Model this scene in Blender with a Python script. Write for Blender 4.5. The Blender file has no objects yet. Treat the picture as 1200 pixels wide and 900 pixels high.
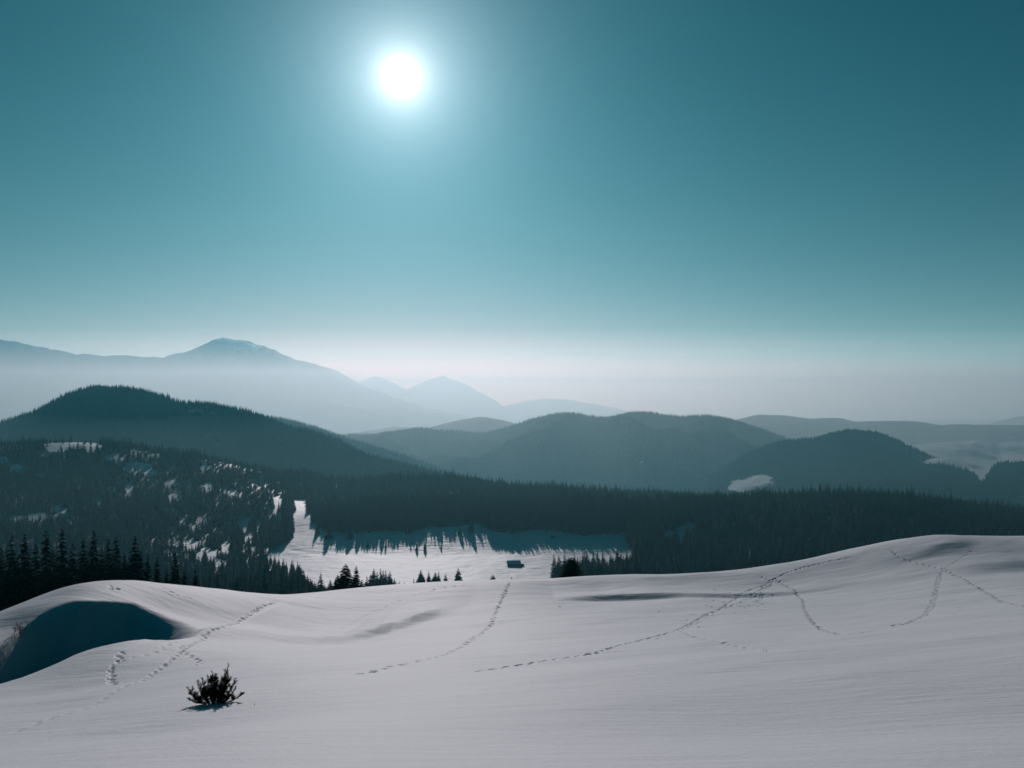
import bpy, bmesh, math, random
import numpy as np
from mathutils import Vector, Matrix
PI = math.pi
random.seed(7); rng = np.random.default_rng(11)
C = bpy.context.scene.collection
sc = bpy.context.scene

# ------------------------------------------------------------------ camera
F = 28 / 36 * 1200; HOR = 458.0; PITCH = math.atan((HOR - 450) / F)
cp, sp_ = math.cos(PITCH), math.sin(PITCH)
cam = bpy.data.cameras.new('camera'); cam.lens = 28; cam.sensor_width = 36
cam.clip_start = 0.1; cam.clip_end = 90000
co = bpy.data.objects.new('camera', cam); C.objects.link(co)
co.location = (0, 0, 0); co.rotation_euler = (PI / 2 + PITCH, 0, 0)
sc.camera = co

def at(px, py, Y):
    """point seen at photo pixel (px,py), Y metres ahead"""
    dx = (px - 600) / F; du = (450 - py) / F
    dy = cp - du * sp_; dz = sp_ + du * cp
    k = Y / dy
    return np.array([dx * k, Y, dz * k])
def proj(x, y, z):
    d = np.maximum(y * cp + z * sp_, 1e-3)
    return 600 + F * x / d, 450 - F * (-y * sp_ + z * cp) / d

# ------------------------------------------------------------------ light
sd = at(470, 90, 1.0); sd = sd / np.linalg.norm(sd)
SUN_EL = math.asin(sd[2]); SUN_AZ = math.atan2(sd[0], sd[1])
sun = bpy.data.lights.new('sun', 'SUN'); sun.energy = 3.3; sun.angle = math.radians(0.53)
sun.color = (1.0, 0.91, 0.93)
so = bpy.data.objects.new('sun', sun); C.objects.link(so)
so.rotation_euler = Vector(-sd).to_track_quat('-Z', 'Y').to_euler()

w = bpy.data.worlds.new("World"); sc.world = w; w.use_nodes = True
nt = w.node_tree; nt.nodes.clear(); L = nt.links.new
def N(t, **k):
    n = nt.nodes.new(t)
    for a, b in k.items(): setattr(n, a, b)
    return n
def M(op, a, b=None, c=None, clamp=False):
    n = N('ShaderNodeMath', operation=op, use_clamp=clamp)
    for i, v in enumerate((a, b, c)):
        if v is None: continue
        if isinstance(v, (int, float)): n.inputs[i].default_value = v
        else: L(v, n.inputs[i])
    return n.outputs[0]
def MIX(mode, fac, a, b):
    n = N('ShaderNodeMix', data_type='RGBA', blend_type=mode)
    for s, v in ((n.inputs[0], fac), (n.inputs[6], a), (n.inputs[7], b)):
        if isinstance(v, (int, float)): s.default_value = v
        elif isinstance(v, tuple): s.default_value = (*v, 1)
        else: L(v, s)
    return n.outputs[2]
sky = N('ShaderNodeTexSky', sky_type='NISHITA'); sky.sun_disc = False
sky.sun_elevation = SUN_EL; sky.sun_rotation = SUN_AZ
sky.altitude = 1300; sky.air_density = 1.0; sky.dust_density = 0.6; sky.ozone_density = 1.0
tc = N('ShaderNodeTexCoord')
nrm = N('ShaderNodeVectorMath', operation='NORMALIZE'); L(tc.outputs['Generated'], nrm.inputs[0])
sep = N('ShaderNodeSeparateXYZ'); L(nrm.outputs[0], sep.inputs[0])
# below the horizon the sky goes on as it is at the horizon
zc = M('MAXIMUM', sep.outputs[2], 0.004)
cmb = N('ShaderNodeCombineXYZ'); L(sep.outputs[0], cmb.inputs[0]); L(sep.outputs[1], cmb.inputs[1]); L(zc, cmb.inputs[2])
n2 = N('ShaderNodeVectorMath', operation='NORMALIZE'); L(cmb.outputs[0], n2.inputs[0])
L(n2.outputs[0], sky.inputs[0])
dt = N('ShaderNodeVectorMath', operation='DOT_PRODUCT'); L(n2.outputs[0], dt.inputs[0]); dt.inputs[1].default_value = tuple(sd)
ang = M('MULTIPLY', M('ARCCOSINE', M('MINIMUM', dt.outputs['Value'], 0.9999999)), 180 / PI)
elev = M('MULTIPLY', M('ARCSINE', zc), 180 / PI)
def expo(x, s, a): return M('MULTIPLY', M('POWER', 2.718281828, M('MULTIPLY', x, -1.0 / s)), a)
# teal air: the physical sky tinted, then the haze near the horizon and the aureole round the sun
acc = MIX('MULTIPLY', 1.0, sky.outputs[0], (0.0, 0.08, 0.10))
TERMS = [  # (falloff with height above the horizon, falloff with angle from the sun, colour), degrees
 (1.3, 11, (250, 0, 0)), (1.3, 30, (80, 20, 0)), (1.3, None, (8, 18, 18)), (2.6, 11, (60, 0, 0)), (5, 11, (30, 0, 0)), (5, 60, (6, 6, 2)),
 (5, None, (0, 1.2, 1)), (10, 11, (2, 13, 13)), (10, 30, (0, 6.8, 8.0)), (10, None, (0, 0, .8)), (8, 60, (1.2, 0, 0)), (400, None, (0, .42, .55)),
 (None, 6, (4.0, 6.0, 8.0)), (None, 2.7, (12.5, 12.5, 12)), (None, 0.7, (40, 39, 37)), (None, 0.20, (600, 580, 560))]
for es, as_, colr in TERMS:
    f_ = 1.0
    if es and as_: f_ = M('MULTIPLY', expo(elev, es, 1.0), expo(ang, as_, 1.0))
    elif es: f_ = expo(elev, es, 1.0)
    else: f_ = expo(ang, as_, 1.0)
    vm = N('ShaderNodeVectorMath', operation='SCALE'); vm.inputs[0].default_value = colr; L(f_, vm.inputs['Scale'])
    ad = N('ShaderNodeVectorMath', operation='ADD'); L(acc, ad.inputs[0]); L(vm.outputs[0], ad.inputs[1]); acc = ad.outputs[0]
s2 = acc
bg = N('ShaderNodeBackground'); bg.inputs[1].default_value = 0.10
L(s2, bg.inputs[0])
wo = N('ShaderNodeOutputWorld'); L(bg.outputs[0], wo.inputs[0])

vs = sc.view_settings; vs.view_transform = 'Standard'; vs.look = 'None'; vs.gamma = 1; vs.exposure = -0.7
sc.render.engine = 'CYCLES'
sc.cycles.volume_bounces = 3; sc.cycles.max_bounces = 6; sc.cycles.diffuse_bounces = 0
sc.cycles.use_denoising = True
sc.cycles.transparent_max_bounces = 8
sc.cycles.sample_clamp_indirect = 4.0

# ------------------------------------------------------------------ helpers
def hsh(i, j, s):
    n = (i.astype(np.int64) * 374761393 + j.astype(np.int64) * 668265263 + s * 982451653) & 0x7fffffff
    n = ((n ^ (n >> 13)) * 1274126177) & 0x7fffffff
    return ((n ^ (n >> 16)) & 0xffff) / 65535.0
def vnoise(x, y, s=0):
    xi = np.floor(x); yi = np.floor(y); fx = x - xi; fy = y - yi
    fx = fx * fx * fx * (fx * (fx * 6 - 15) + 10); fy = fy * fy * fy * (fy * (fy * 6 - 15) + 10)
    a = hsh(xi, yi, s); b = hsh(xi + 1, yi, s); c = hsh(xi, yi + 1, s); d = hsh(xi + 1, yi + 1, s)
    return (a + (b - a) * fx) * (1 - fy) + (c + (d - c) * fx) * fy - 0.5
def fbm(x, y, s=0, o=4):
    t = np.zeros_like(x, dtype=float); a = 1.0
    for k in range(o):
        t += a * vnoise(x, y, s + k * 17); x = x * 2.03 + 13.7; y = y * 2.03 + 7.1; a *= 0.5
    return t
def sstep(a, b, x):
    t = np.clip((x - a) / (b - a), 0, 1); return t * t * (3 - 2 * t)
class TPS:
    def __init__(s, P, Z, scale, reg=0.0):
        s.sc = scale; s.P = np.array(P, float) / scale; Z = np.array(Z, float); n = len(Z)
        K = s.k(s.P[:, None, :] - s.P[None, :, :]) + np.eye(n) * reg
        A = np.zeros((n + 3, n + 3)); A[:n, :n] = K; A[:n, n] = 1; A[:n, n + 1:] = s.P
        A[n, :n] = 1; A[n + 1:, :n] = s.P.T
        s.w = np.linalg.solve(A, np.concatenate([Z, [0, 0, 0]]))
    @staticmethod
    def k(d):
        r2 = (d ** 2).sum(-1); return 0.5 * r2 * np.log(r2 + 1e-12)
    def __call__(s, x, y):
        sh = np.shape(x); x = np.ravel(x) / s.sc; y = np.ravel(y) / s.sc
        out = s.w[-3] + s.w[-2] * x + s.w[-1] * y
        for i, (a, b) in enumerate(s.P):
            r2 = (x - a) ** 2 + (y - b) ** 2
            out = out + s.w[i] * 0.5 * r2 * np.log(r2 + 1e-12)
        return out.reshape(sh)
def inpoly(px, py, poly):
    px = np.asarray(px, float); py = np.asarray(py, float)
    r = np.zeros(px.shape, bool); n = len(poly)
    for i in range(n):
        x1, y1 = poly[i]; x2, y2 = poly[(i + 1) % n]
        c = ((y1 > py) != (y2 > py)) & (px < (x2 - x1) * (py - y1) / (y2 - y1 + 1e-9) + x1)
        r ^= c
    return r
def tag(o, label=None, cat=None, group=None, kind=None):
    if label: o['label'] = label
    if cat: o['category'] = cat
    if group: o['group'] = group
    if kind: o['kind'] = kind
    return o
def link(name, me, parent=None):
    o = bpy.data.objects.new(name, me); C.objects.link(o)
    if parent: o.parent = parent
    return o
def mesh_np(name, V, Fq, mats, smooth=True, n=4, mi=None):
    me = bpy.data.meshes.new(name)
    V = np.asarray(V, np.float32); Fq = np.asarray(Fq, np.int32)
    me.vertices.add(len(V)); me.vertices.foreach_set('co', V.ravel())
    me.loops.add(Fq.size); me.loops.foreach_set('vertex_index', Fq.ravel())
    me.polygons.add(len(Fq)); me.polygons.foreach_set('loop_start', np.arange(0, Fq.size, n, dtype=np.int32))
    me.polygons.foreach_set('loop_total', np.full(len(Fq), n, np.int32))
    me.polygons.foreach_set('use_smooth', np.full(len(Fq), smooth, bool))
    if mi is not None: me.polygons.foreach_set('material_index', np.asarray(mi, np.int32))
    me.update(calc_edges=True); me.validate()
    for m in mats: me.materials.append(m)
    return me
def grid(name, X, Y, Z, mats, attr=None):
    r, c = X.shape
    V = np.stack([X, Y, Z], -1).reshape(-1, 3)
    i = np.arange(r - 1)[:, None] * c + np.arange(c - 1)[None, :]
    Fq = np.stack([i, i + 1, i + c + 1, i + c], -1).reshape(-1, 4)
    me = mesh_np(name, V, Fq, mats)
    for k, v in (attr or {}).items():
        a = me.attributes.new(k, 'FLOAT', 'POINT'); a.data.foreach_set('value', v.astype(np.float32).ravel())
    return me

# ------------------------------------------------------------------ materials
class Mat:
    def __init__(s, name):
        s.m = bpy.data.materials.new(name); s.m.use_nodes = True; s.t = s.m.node_tree
        s.b = s.t.nodes['Principled BSDF']
    def n(s, t, **k):
        x = s.t.nodes.new(t)
        for a, b in k.items(): setattr(x, a, b)
        return x
    def l(s, a, b): s.t.links.new(a, b)
    def noise(s, scale, detail=4, rough=.5, vec=None):
        n = s.n('ShaderNodeTexNoise'); n.inputs['Scale'].default_value = scale
        n.inputs['Detail'].default_value = detail; n.inputs['Roughness'].default_value = rough
        if vec is not None: s.l(vec, n.inputs['Vector'])
        return n.outputs['Fac']
    def pos(s, sc3=(1, 1, 1)):
        g = s.n('ShaderNodeNewGeometry'); mp = s.n('ShaderNodeMapping'); mp.inputs['Scale'].default_value = sc3
        s.l(g.outputs['Position'], mp.inputs['Vector']); return mp.outputs[0]
    def ramp(s, fac, stops):
        r = s.n('ShaderNodeValToRGB'); s.l(fac, r.inputs[0]); e = r.color_ramp.elements
        while len(e) < len(stops): e.new(0.5)
        for x, (p, c) in zip(e, stops): x.position = p; x.color = (*c, 1)
        return r.outputs[0]
    def mix(s, fac, a, b, mode='MIX'):
        n = s.n('ShaderNodeMix', data_type='RGBA', blend_type=mode)
        for k, v in ((0, fac), (6, a), (7, b)):
            if isinstance(v, (int, float)): n.inputs[k].default_value = v
            elif isinstance(v, tuple): n.inputs[k].default_value = (*v, 1)
            else: s.l(v, n.inputs[k])
        return n.outputs[2]
    def bump(s, h, st, dist):
        b = s.n('ShaderNodeBump'); b.inputs['Strength'].default_value = st; b.inputs['Distance'].default_value = dist
        s.l(h, b.inputs['Height']); return b
    def col(s, c):
        if isinstance(c, tuple): s.b.inputs['Base Color'].default_value = (*c, 1)
        else: s.l(c, s.b.inputs['Base Color'])
    def set(s, rough=.7, spec=.3):
        s.b.inputs['Roughness'].default_value = rough; s.b.inputs['Specular IOR Level'].default_value = spec
        return s

SNOW = (0.82, 0.825, 0.84)
def snow_near():
    s = Mat('fresh_snow').set(.6, .10)
    g = s.noise(0.25, 3, .5, s.pos((1, .35, 1)))
    s.col(s.mix(g, (0.79, 0.80, 0.835), (0.835, 0.845, 0.88)))
    a = s.noise(1.0, 4, .6, s.pos((.5, 2.2, 1)))      # wind ripples lying across the slope
    b = s.noise(9.0, 3, .6, s.pos())
    c = s.noise(55.0, 2, .6, s.pos())
    b1 = s.bump(a, .42, .12); b2 = s.bump(b, .7, .02); b3 = s.bump(c, .8, .007)
    s.l(b1.outputs[0], b2.inputs['Normal']); s.l(b2.outputs[0], b3.inputs['Normal']); s.l(b3.outputs[0], s.b.inputs['Normal'])
    return s.m
def snow_far():
    """snow, and where attribute 'wood' is 1 the needle-strewn forest floor"""
    s = Mat('snow_and_forest_floor').set(.6, .22)
    at_ = s.n('ShaderNodeAttribute', attribute_name='wood')
    n = s.noise(0.06, 5, .65, s.pos())
    f = s.noise(0.3, 4, .7, s.pos())
    fl = s.mix(f, (0.016, 0.021, 0.019), (0.05, 0.058, 0.052))
    ad = s.n('ShaderNodeMath', operation='ADD'); s.l(at_.outputs['Fac'], ad.inputs[0])
    mu = s.n('ShaderNodeMath', operation='MULTIPLY_ADD'); s.l(n, mu.inputs[0]); mu.inputs[1].default_value = .5; mu.inputs[2].default_value = -.25
    s.l(mu.outputs[0], ad.inputs[1])
    fac = s.ramp(ad.outputs[0], [(.42, (0, 0, 0)), (.58, (1, 1, 1))])
    s.col(s.mix(fac, SNOW, fl))
    b1 = s.bump(s.noise(.09, 5, .6, s.pos((1, 2, 1))), .5, 2.5); s.l(b1.outputs[0], s.b.inputs['Normal'])
    return s.m
def wooded(name, dark, light, sc_=0.04, snowy=None):
    s = Mat(name).set(.9, .05)
    n = s.noise(sc_, 6, .7, s.pos())
    c = s.mix(n, dark, light)
    if snowy is not None:
        at_ = s.n('ShaderNodeAttribute', attribute_name='open')
        n2 = s.noise(snowy, 5, .7, s.pos())
        ad = s.n('ShaderNodeMath', operation='MULTIPLY_ADD'); s.l(n2, ad.inputs[0]); ad.inputs[1].default_value = .9; s.l(at_.outputs['Fac'], ad.inputs[2])
        fac = s.ramp(ad.outputs[0], [(.80, (0, 0, 0)), (.92, (1, 1, 1))])
        c = s.mix(fac, c, (0.80, 0.80, 0.82))
    s.col(c)
    b = s.bump(s.noise(sc_ * 2, 6, .75, s.pos()), .8, 12.0); s.l(b.outputs[0], s.b.inputs['Normal'])
    return s.m
def foliage(name, a, b, rough=.7):
    s = Mat(name).set(.95, .03)
    oi = s.n('ShaderNodeObjectInfo'); n = s.noise(2.5, 3, .6, s.pos())
    c = s.mix(n, a, b); hs = s.n('ShaderNodeHueSaturation'); s.l(c, hs.inputs['Color'])
    mr = s.n('ShaderNodeMapRange'); s.l(oi.outputs['Random'], mr.inputs[0]); mr.inputs[3].default_value = .85; mr.inputs[4].default_value = 1.15
    s.l(mr.outputs[0], hs.inputs['Value']); s.col(hs.outputs[0]); return s.m
def plain(name, a, b, sc_=8, rough=.85):
    s = Mat(name).set(rough, .2); s.col(s.mix(s.noise(sc_, 5, .6, s.pos()), a, b)); return s.m
m_snow = snow_near(); m_far = snow_far()
m_spruce = foliage('spruce_needles', (0.016, 0.027, 0.020), (0.034, 0.048, 0.032))
m_bark = plain('spruce_bark', (0.045, 0.034, 0.028), (0.09, 0.07, 0.055))
m_juni = foliage('juniper_needles', (0.09, 0.08, 0.038), (0.18, 0.135, 0.07))
m_twig = plain('bare_twigs', (0.07, 0.05, 0.04), (0.14, 0.11, 0.09), 20)
m_wall = plain('weathered_hut_wall', (0.16, 0.14, 0.12), (0.25, 0.22, 0.19), 2)

# ------------------------------------------------------------------ near snow field
CREST = [(-500,800,42),(-300,790,42),(-150,770,43),(-60,750,44),(0,735,46),(30,713,48),(60,699,50),(90,686,52),(130,679,55),(165,681,57),(200,685.5,60),(260,691,65),
         (330,697,72),(380,695,78),(430,689,82),(480,684,85),(540,681,86),(600,679.5,87),(660,678,88),(700,677,88),(760,675,89),
         (820,672,91),(870,667,94),(910,661,96),(950,654,98),(1000,643,99),(1050,633,100),(1085,628,100),(1120,626,101),(1200,624.5,102),(1300,622,103),(1500,618,105)]
FG = []
FG += CREST
FG += [  # ground between the camera and the crest
 (20,870,17),(150,865,17),(600,880,10),(1150,870,10),(300,850,14),(900,860,13),(-200,880,18),(1400,850,12),
 (0,850,21),(0,828,28),(0,800,36),(0,770,41),(0,750,44),
 (130,740,44),(130,710,50),(130,770,39),(90,740,43),(90,710,47.5),(90,775,38.5),(200,765,41),(200,740,48),(200,715,54),(50,770,40),(50,730,46),(260,745,50),(260,715,58),
 (60,834,26),(130,815,28),(200,806,28),(60,812,33),(130,800,34),(200,790,34),
 (250,823,21.5),(250,790,32),(330,775,37),(330,755,51),(330,735,59),(330,715,65),
 (400,800,25),(400,772,40),(400,757,53),(400,735,63),(400,712,71),
 (500,840,15),(500,790,27),(500,765,41),(500,742,58),(500,720,68),(500,700,76),
 (600,800,22),(600,770,34),(600,745,50),(600,725,64),(600,705,74),(600,690,81),
 (700,820,17),(700,775,29),(700,750,44),(700,730,58),(700,712,70),(700,692,83),
 (800,790,22),(800,755,36),(800,735,52),(800,716,66),(800,702,76),(800,685,86),
 (900,800,19),(900,760,31),(900,738,45),(900,720,60),(900,703,74),(900,685,86),
 (1000,790,19),(1000,750,33),(1000,733,45),(1000,715,62),(1000,692,78),(1000,665,90),
 (1100,780,20),(1100,742,33),(1100,724,46),(1100,705,62),(1100,680,78),(1100,650,91),
 (1200,770,20),(1200,733,33),(1200,716,45),(1200,700,60),(1200,676,77),(1200,650,90),
 (1350,760,20),(1350,720,40),(1350,680,75),(-200,840,28),(-200,800,38)]
P = [at(*p) for p in FG]
xy = [(p[0], p[1]) for p in P]; zz = [p[2] for p in P]
xy += [(0,0),(0,3),(-8,0),(8,0),(0,-12),(-25,-10),(25,-10),(-60,0),(60,0)]; zz += [-1.66,-2.25,-1.9,-1.5,0.3,-.5,.8,-4,1.5]
for px,y1 in ((-500,-13),(-150,-13),(0,-13.2),(60,-12.6),(130,-12.9),(260,-16.2),(400,-19.6),(600,-20.6),(800,-20.9),(950,-20.7),(1100,-18.3),(1200,-18.2),(1500,-18.5)):
    c = [q for q in CREST if q[0] >= px][0]; Yc = c[2]
    z0 = at(*c)[2]
    for dy_, dz_ in ((12, -5.4 if px < 200 else -4.2), (45, -21 if px < 200 else -17.5)):
        xy.append(((px - 600) / F * (Yc + dy_), Yc + dy_)); zz.append(z0 + dz_)

def curve(pts, x, col):
    q = np.array([at(*p) for p in pts]); o = np.argsort(q[:, 0]); return np.interp(x, q[o, 0], q[o, col])
def bank(x, y, pts, wdt, back, front=3.0):
    """pts: (px,py,Y,height). A wind-cut step: the snow rises by 'height' within 'wdt' metres, then eases back"""
    q = np.array([at(*p[:3]) for p in pts]); h = np.array([p[3] for p in pts])
    yc = np.interp(x, q[:, 0], q[:, 1]); A = np.interp(x, q[:, 0], h, left=0, right=0)
    t = y - yc
    up = sstep(-wdt / 2, wdt / 2, t + .25 * fbm(x / 6, y / 6, 41, 2)) * np.exp(-np.maximum(t - wdt / 2, 0) / back)
    hol = -0.35 * np.exp(-((t + wdt / 2) / front) ** 2) 
    return A * (up + hol)
BANKS = [
 ([(650,705,76,0),(680,704,77,.32),(700,704,77.5,.5),(730,703,78,.6),(770,703,78,.6),(800,703,78,.42),(850,704,77.5,.34),(900,700,79,.28),(940,696,80,.2),(1000,690,82,.1),(1040,686,83,0)], 1.7, 9.0, 3.0),
 ([(205,752,47,0),(240,745,50,.32),(290,742,52,.4),(330,742,53,.38),(375,742,55,.4),(410,740,57,.28),(450,736,59,.0)], 4.5, 9.0, 4.0),
 ([(400,745,58,0),(440,735,61,.38),(480,726,65,.42),(515,718,69,.2),(550,712,72,0)], 4.5, 9.0, 4.0),
 ([(1010,664,88,0),(1060,657,90,.15),(1100,648,92,.38),(1130,640,94,.36),(1150,636,96,.0)], 3.0, 7.0, 3.0),
 ([(1110,676,80,0),(1160,668,84,.4),(1200,663,86,.55),(1300,655,88,.55)], 4.0, 8.0, 4.0),
 ([(20,842,24,0),(80,812,31,.25),(120,803,32,.4),(160,790,36,.4),(200,775,41,.2),(240,770,44,0)], 2.2, 5.0, 2.5),
]
def scoop(x, y, pts, wall, L_, rnd=.5):
    """wind scoop: below the far rim pts (px,py,Y,depth) a steep wall drops to a floor that eases back towards the camera"""
    q = np.array([at(*p[:3]) for p in pts]); h = np.array([p[3] for p in pts])
    xw = x + .35 * fbm(x / 3, y / 3, 47, 2)
    yc = np.interp(x, q[:, 0], q[:, 1]) + .5 * fbm(x / 4, y / 9, 43, 2); t = yc - y
    A = np.interp(xw, q[:, 0], h, left=0, right=0) * (y > 18)
    return -A * sstep(-rnd, wall, t) * np.exp(-(np.maximum(t - wall, 0) / (L_ * np.clip(A / h.max(), .25, 1))) ** 1.6)
SCOOPS = [
 ([(47,716,47.2,0),(52,714,47.3,.3),(57,712,47.4,1.0),(63,709,47.5,2.2),(70,707,47.7,3.2),(90,706,48.3,3.8),(120,713,49.8,3.7),(150,722,51.2,3.3),(180,734,51.5,2.6),(205,745,51,1.7),(226,752,50,.6),(240,756,50,0)], 2.6, 9.5, 1.3),
]
bx_ = np.array([p[0] for p in xy], float); by_ = np.array([p[1] for p in xy], float)
zz = np.array(zz) - sum(bank(bx_, by_, *b) for b in BANKS)      # the control heights already include the banks
tf = TPS(xy, zz, 50.0, 2e-4)
def hf(x, y):
    z = tf(x, y)
    r = np.hypot(x, y)
    for pts, a, b, c in BANKS: z = z + bank(x, y, pts, a, b, c)
    for pts, a, b, c in SCOOPS: z = z + scoop(x, y, pts, a, b, c)
    fade = sstep(6, 30, r)
    # wind-packed swells, lying obliquely across the slope
    u = x * 0.94 + y * 0.34; v = -x * 0.34 + y * 0.94
    z = z + 0.16 * fade * fbm(u / 16, v / 5.5, 3, 3)
    z = z + 0.042 * (0.35 + 0.65 * fade) * fbm(u / 5.0, v / 1.3, 9, 3)
    return z

# ------------------------------------------------------------------ middle ground (meadow bowl, wooded slopes)
MG = [(-300,535,1300),(-150,530,1280),(0,524,1260),(50,521,1260),(100,520,1260),(150,526,1240),(200,535,1200),(250,553,1150),(300,571,1100),(330,581,1070),(346,587,1050),
 (-200,600,900),(0,560,1080),(100,560,1080),(200,570,1060),(0,620,850),(100,620,860),(0,680,650),(100,680,660),(200,600,950),(200,650,770),(250,690,590),(250,630,850),(300,640,800),(300,670,690),
 (300,600,960),(350,603,960),(346,620,880),(300,690,590),(350,690,600),(350,662,715),(350,640,790),(400,690,600),(400,655,735),(400,630,811),(400,648,770),(450,690,600),(450,655,740),(450,628,815),(450,648,770),
 (530,690,600),(530,655,740),(530,622,830),(530,648,770),(600,690,600),(600,655,738),(600,626,820),(600,648,770),(680,690,600),(680,664,718),(680,652,760),(680,630,812),(740,665,715),(740,654,750),(740,630,812),
 (400,600,930),(450,600,930),(530,598,930),(600,600,920),(680,607,880),(740,610,860),
 (380,596,1080),(420,588,1150),(480,572,1220),(530,566,1260),(600,579,1250),(640,580,1250),(680,582,1230),(740,586,1180),(780,593,1120),(815,602,1080),(850,598,1050),(900,584,1000),(960,589,960),(1020,587,920),(1060,596,890),(1100,607,870),(1150,616,860),(1200,621,860),(1350,640,860),
 (800,640,780),(850,640,780),(950,640,750),(1050,640,740),(1200,658,690),(800,690,600),(950,690,590),(1100,690,590),(1350,690,600)]
Q = [at(*p) for p in MG]; mxy = [(p[0], p[1]) for p in Q]; mz = [p[2] for p in Q]
for px in (-400,-150,100,350,600,850,1100,1400,1700):
    for Y, z in ((110,-30 if px > 200 else -36),(150,-43 if px > 200 else -53),(220,-68),(320,-96),(430,-121),(520,-136),(1600,-250),(1900,-330)):
        mxy.append(((px - 600) / F * Y, Y)); mz.append(z)
tm = TPS(mxy, mz, 800.0, 1e-6)
def hm(x, y):
    z = tm(x, y); px, py = proj(x, y, z)
    a = sstep(500, 900, y) * (1 - 0.9 * inpoly(px, py, MEAD_W))
    a = a * (0.7 + 0.3 * (px < 330))
    md = inpoly(px, py, MEAD_W)
    z = z + md * (.55 * fbm(x / 16, y / 9, 71, 2) + .25 * fbm(x / 30, y / 4, 73, 1))
    return z + 7.0 * a * fbm(x / 110, y / 110, 31, 4) + 0.5 * fbm(x / 28, y / 28, 51, 3)
MEAD_W = [(295,700),(303,640),(335,615),(343,580),(362,580),(372,600),(560,600),(745,615),(755,670),(740,700)]
def H(x, y):
    r = np.hypot(x, y); t = sstep(112, 175, r)
    out = np.zeros_like(np.asarray(x, float)); nr = t < 1; fr = t > 0
    a = np.zeros_like(out); b = np.zeros_like(out)
    a[nr] = hf(x[nr], y[nr]); b[fr] = hm(x[fr], y[fr])
    return a * (1 - t) + b * t
def H1(x, y): return float(H(np.array([float(x)]), np.array([float(y)]))[0])

azf = np.radians(np.concatenate([np.arange(-180, -44, 6.0), np.arange(-44, -34.5, 0.5), np.linspace(-34.2, 34.2, 1080), np.arange(35, 44.5, 0.5), np.arange(46, 181, 6.0)]))
rr = [0.0, 0.6, 1.5, 3.0]; r = 4.0
while r < 136:
    rr.append(r)
    r += 0.03 + 0.0032 * r if r < 32 else (0.135 if r < 108 else 0.8)
rr = np.array(rr)
A_, R_ = np.meshgrid(azf, rr)
X = np.sin(A_) * R_; Y = np.cos(A_) * R_
Z = H(X, Y)
def hit(px, py, lo=4, hi=135):
    ys = np.arange(lo, hi, 0.15); p = at(px, py, 1.0)
    x = p[0] * ys; z = p[2] * ys; h = H(x, ys)
    k = np.nonzero(h > z)[0]
    if len(k) == 0: return None
    return x[k[0]], ys[k[0]], h[k[0]]
TR = [ # trails of prints: pixels in the photo, pace, offset, depth
 ([(598,683),(590,700),(583,715),(575,733),(563,744),(545,755),(520,768),(490,775),(450,784),(425,790)],.62,.16,.16),
 ([(1000,652),(975,657),(945,664),(920,672),(905,680),(897,686),(880,691),(865,700),(850,710),(825,722),(795,738),(760,748),(700,765),(650,773),(600,781),(555,788)],.38,.13,.15),
 ([(897,686),(885,697),(868,706),(850,712),(830,722),(800,738),(765,749)],.5,.2,.14),
 ([(912,680),(930,690),(941,702),(946,720),(960,735),(985,744)],.45,.14,.17),
 ([(985,744),(1010,742),(1040,737),(1065,730)],.5,.12,.08),
 ([(1045,734),(1065,730),(1083,722),(1093,710),(1098,690),(1102,672),(1107,668)],.55,.22,.17),
 ([(1045,645),(1052,652),(1075,660),(1107,667)],.5,.14,.16),
 ([(1107,667),(1128,678),(1150,690),(1172,704),(1204,711)],.62,.16,.18),
 ([(1107,667),(1125,655),(1140,644)],.5,.12,.08),
 ([(800,742),(830,750),(860,757),(880,760)],.45,.12,.09),
 ([(322,707),(295,718),(262,734),(240,745),(222,757),(205,770),(180,790),(160,800)],.45,.12,.13),
 ([(160,800),(130,812),(100,830),(40,850),(5,862)],.6,.1,.05),
 ([(215,757),(212,762),(225,770),(233,773),(231,780)],.5,.14,.14),
 ([(143,765),(138,775),(130,785),(129,795),(134,803)],.42,.12,.14),
 ([(142,775),(160,770),(185,764),(205,752)],.8,.12,.07),
 ([(130,686),(128,692),(140,689)],.5,.12,.10),
 ([(193,690),(203,696),(215,702),(224,701)],.5,.12,.11),
 ([(505,693),(512,690),(530,687),(545,686)],.9,.14,.12),
 ([(895,688),(893,696),(888,706)],.35,.2,.16),
 ([(898,690),(906,683),(895,677),(888,674)],.4,.15,.12),
 ([(400,736),(430,720),(470,704),(505,692)],.6,.12,.05),
]
PR = []
def trail(pts, pace, off, dep):
    w_ = [hit(*p) for p in pts]; w_ = [np.array(q[:2]) for q in w_ if q is not None]
    k = 0; carry = 0
    for a, b in zip(w_[:-1], w_[1:]):
        d = b - a; ln = np.hypot(*d)
        if ln < 1e-3: continue
        t = d / ln; nrm_ = np.array([-t[1], t[0]]); s = carry
        while s < ln:
            p = a + t * s + nrm_ * (off if k % 2 else -off) * random.uniform(.2, .9) + t * random.uniform(-.1, .1) * pace
            PR.append((p[0], p[1], math.atan2(t[1], t[0]), dep * random.uniform(.3, .9), random.uniform(.75, 1.35)))
            s += pace * random.uniform(.85, 1.15); k += 1
        carry = s - ln
for t_ in TR: trail(*t_)
for _ in range(45):   # loose prints and scuffs round the crossing of the trails
    q = hit(random.gauss(862, 26), random.gauss(703, 7))
    if q: PR.append((q[0], q[1], random.uniform(0, 3), random.uniform(.05, .13), random.uniform(.8, 1.5)))
for a, b in ((650,705),(657,711),(668,706),(773,717),(778,712),(800,728),(806,727),(822,728),(836,722),(1123,712),(1120,720),(1126,713),(820,735),(812,720)):
    q = hit(a, b); PR.append((q[0], q[1], random.uniform(0, 3), .1, 1.1)) if q else None
D = np.zeros_like(Z)
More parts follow.
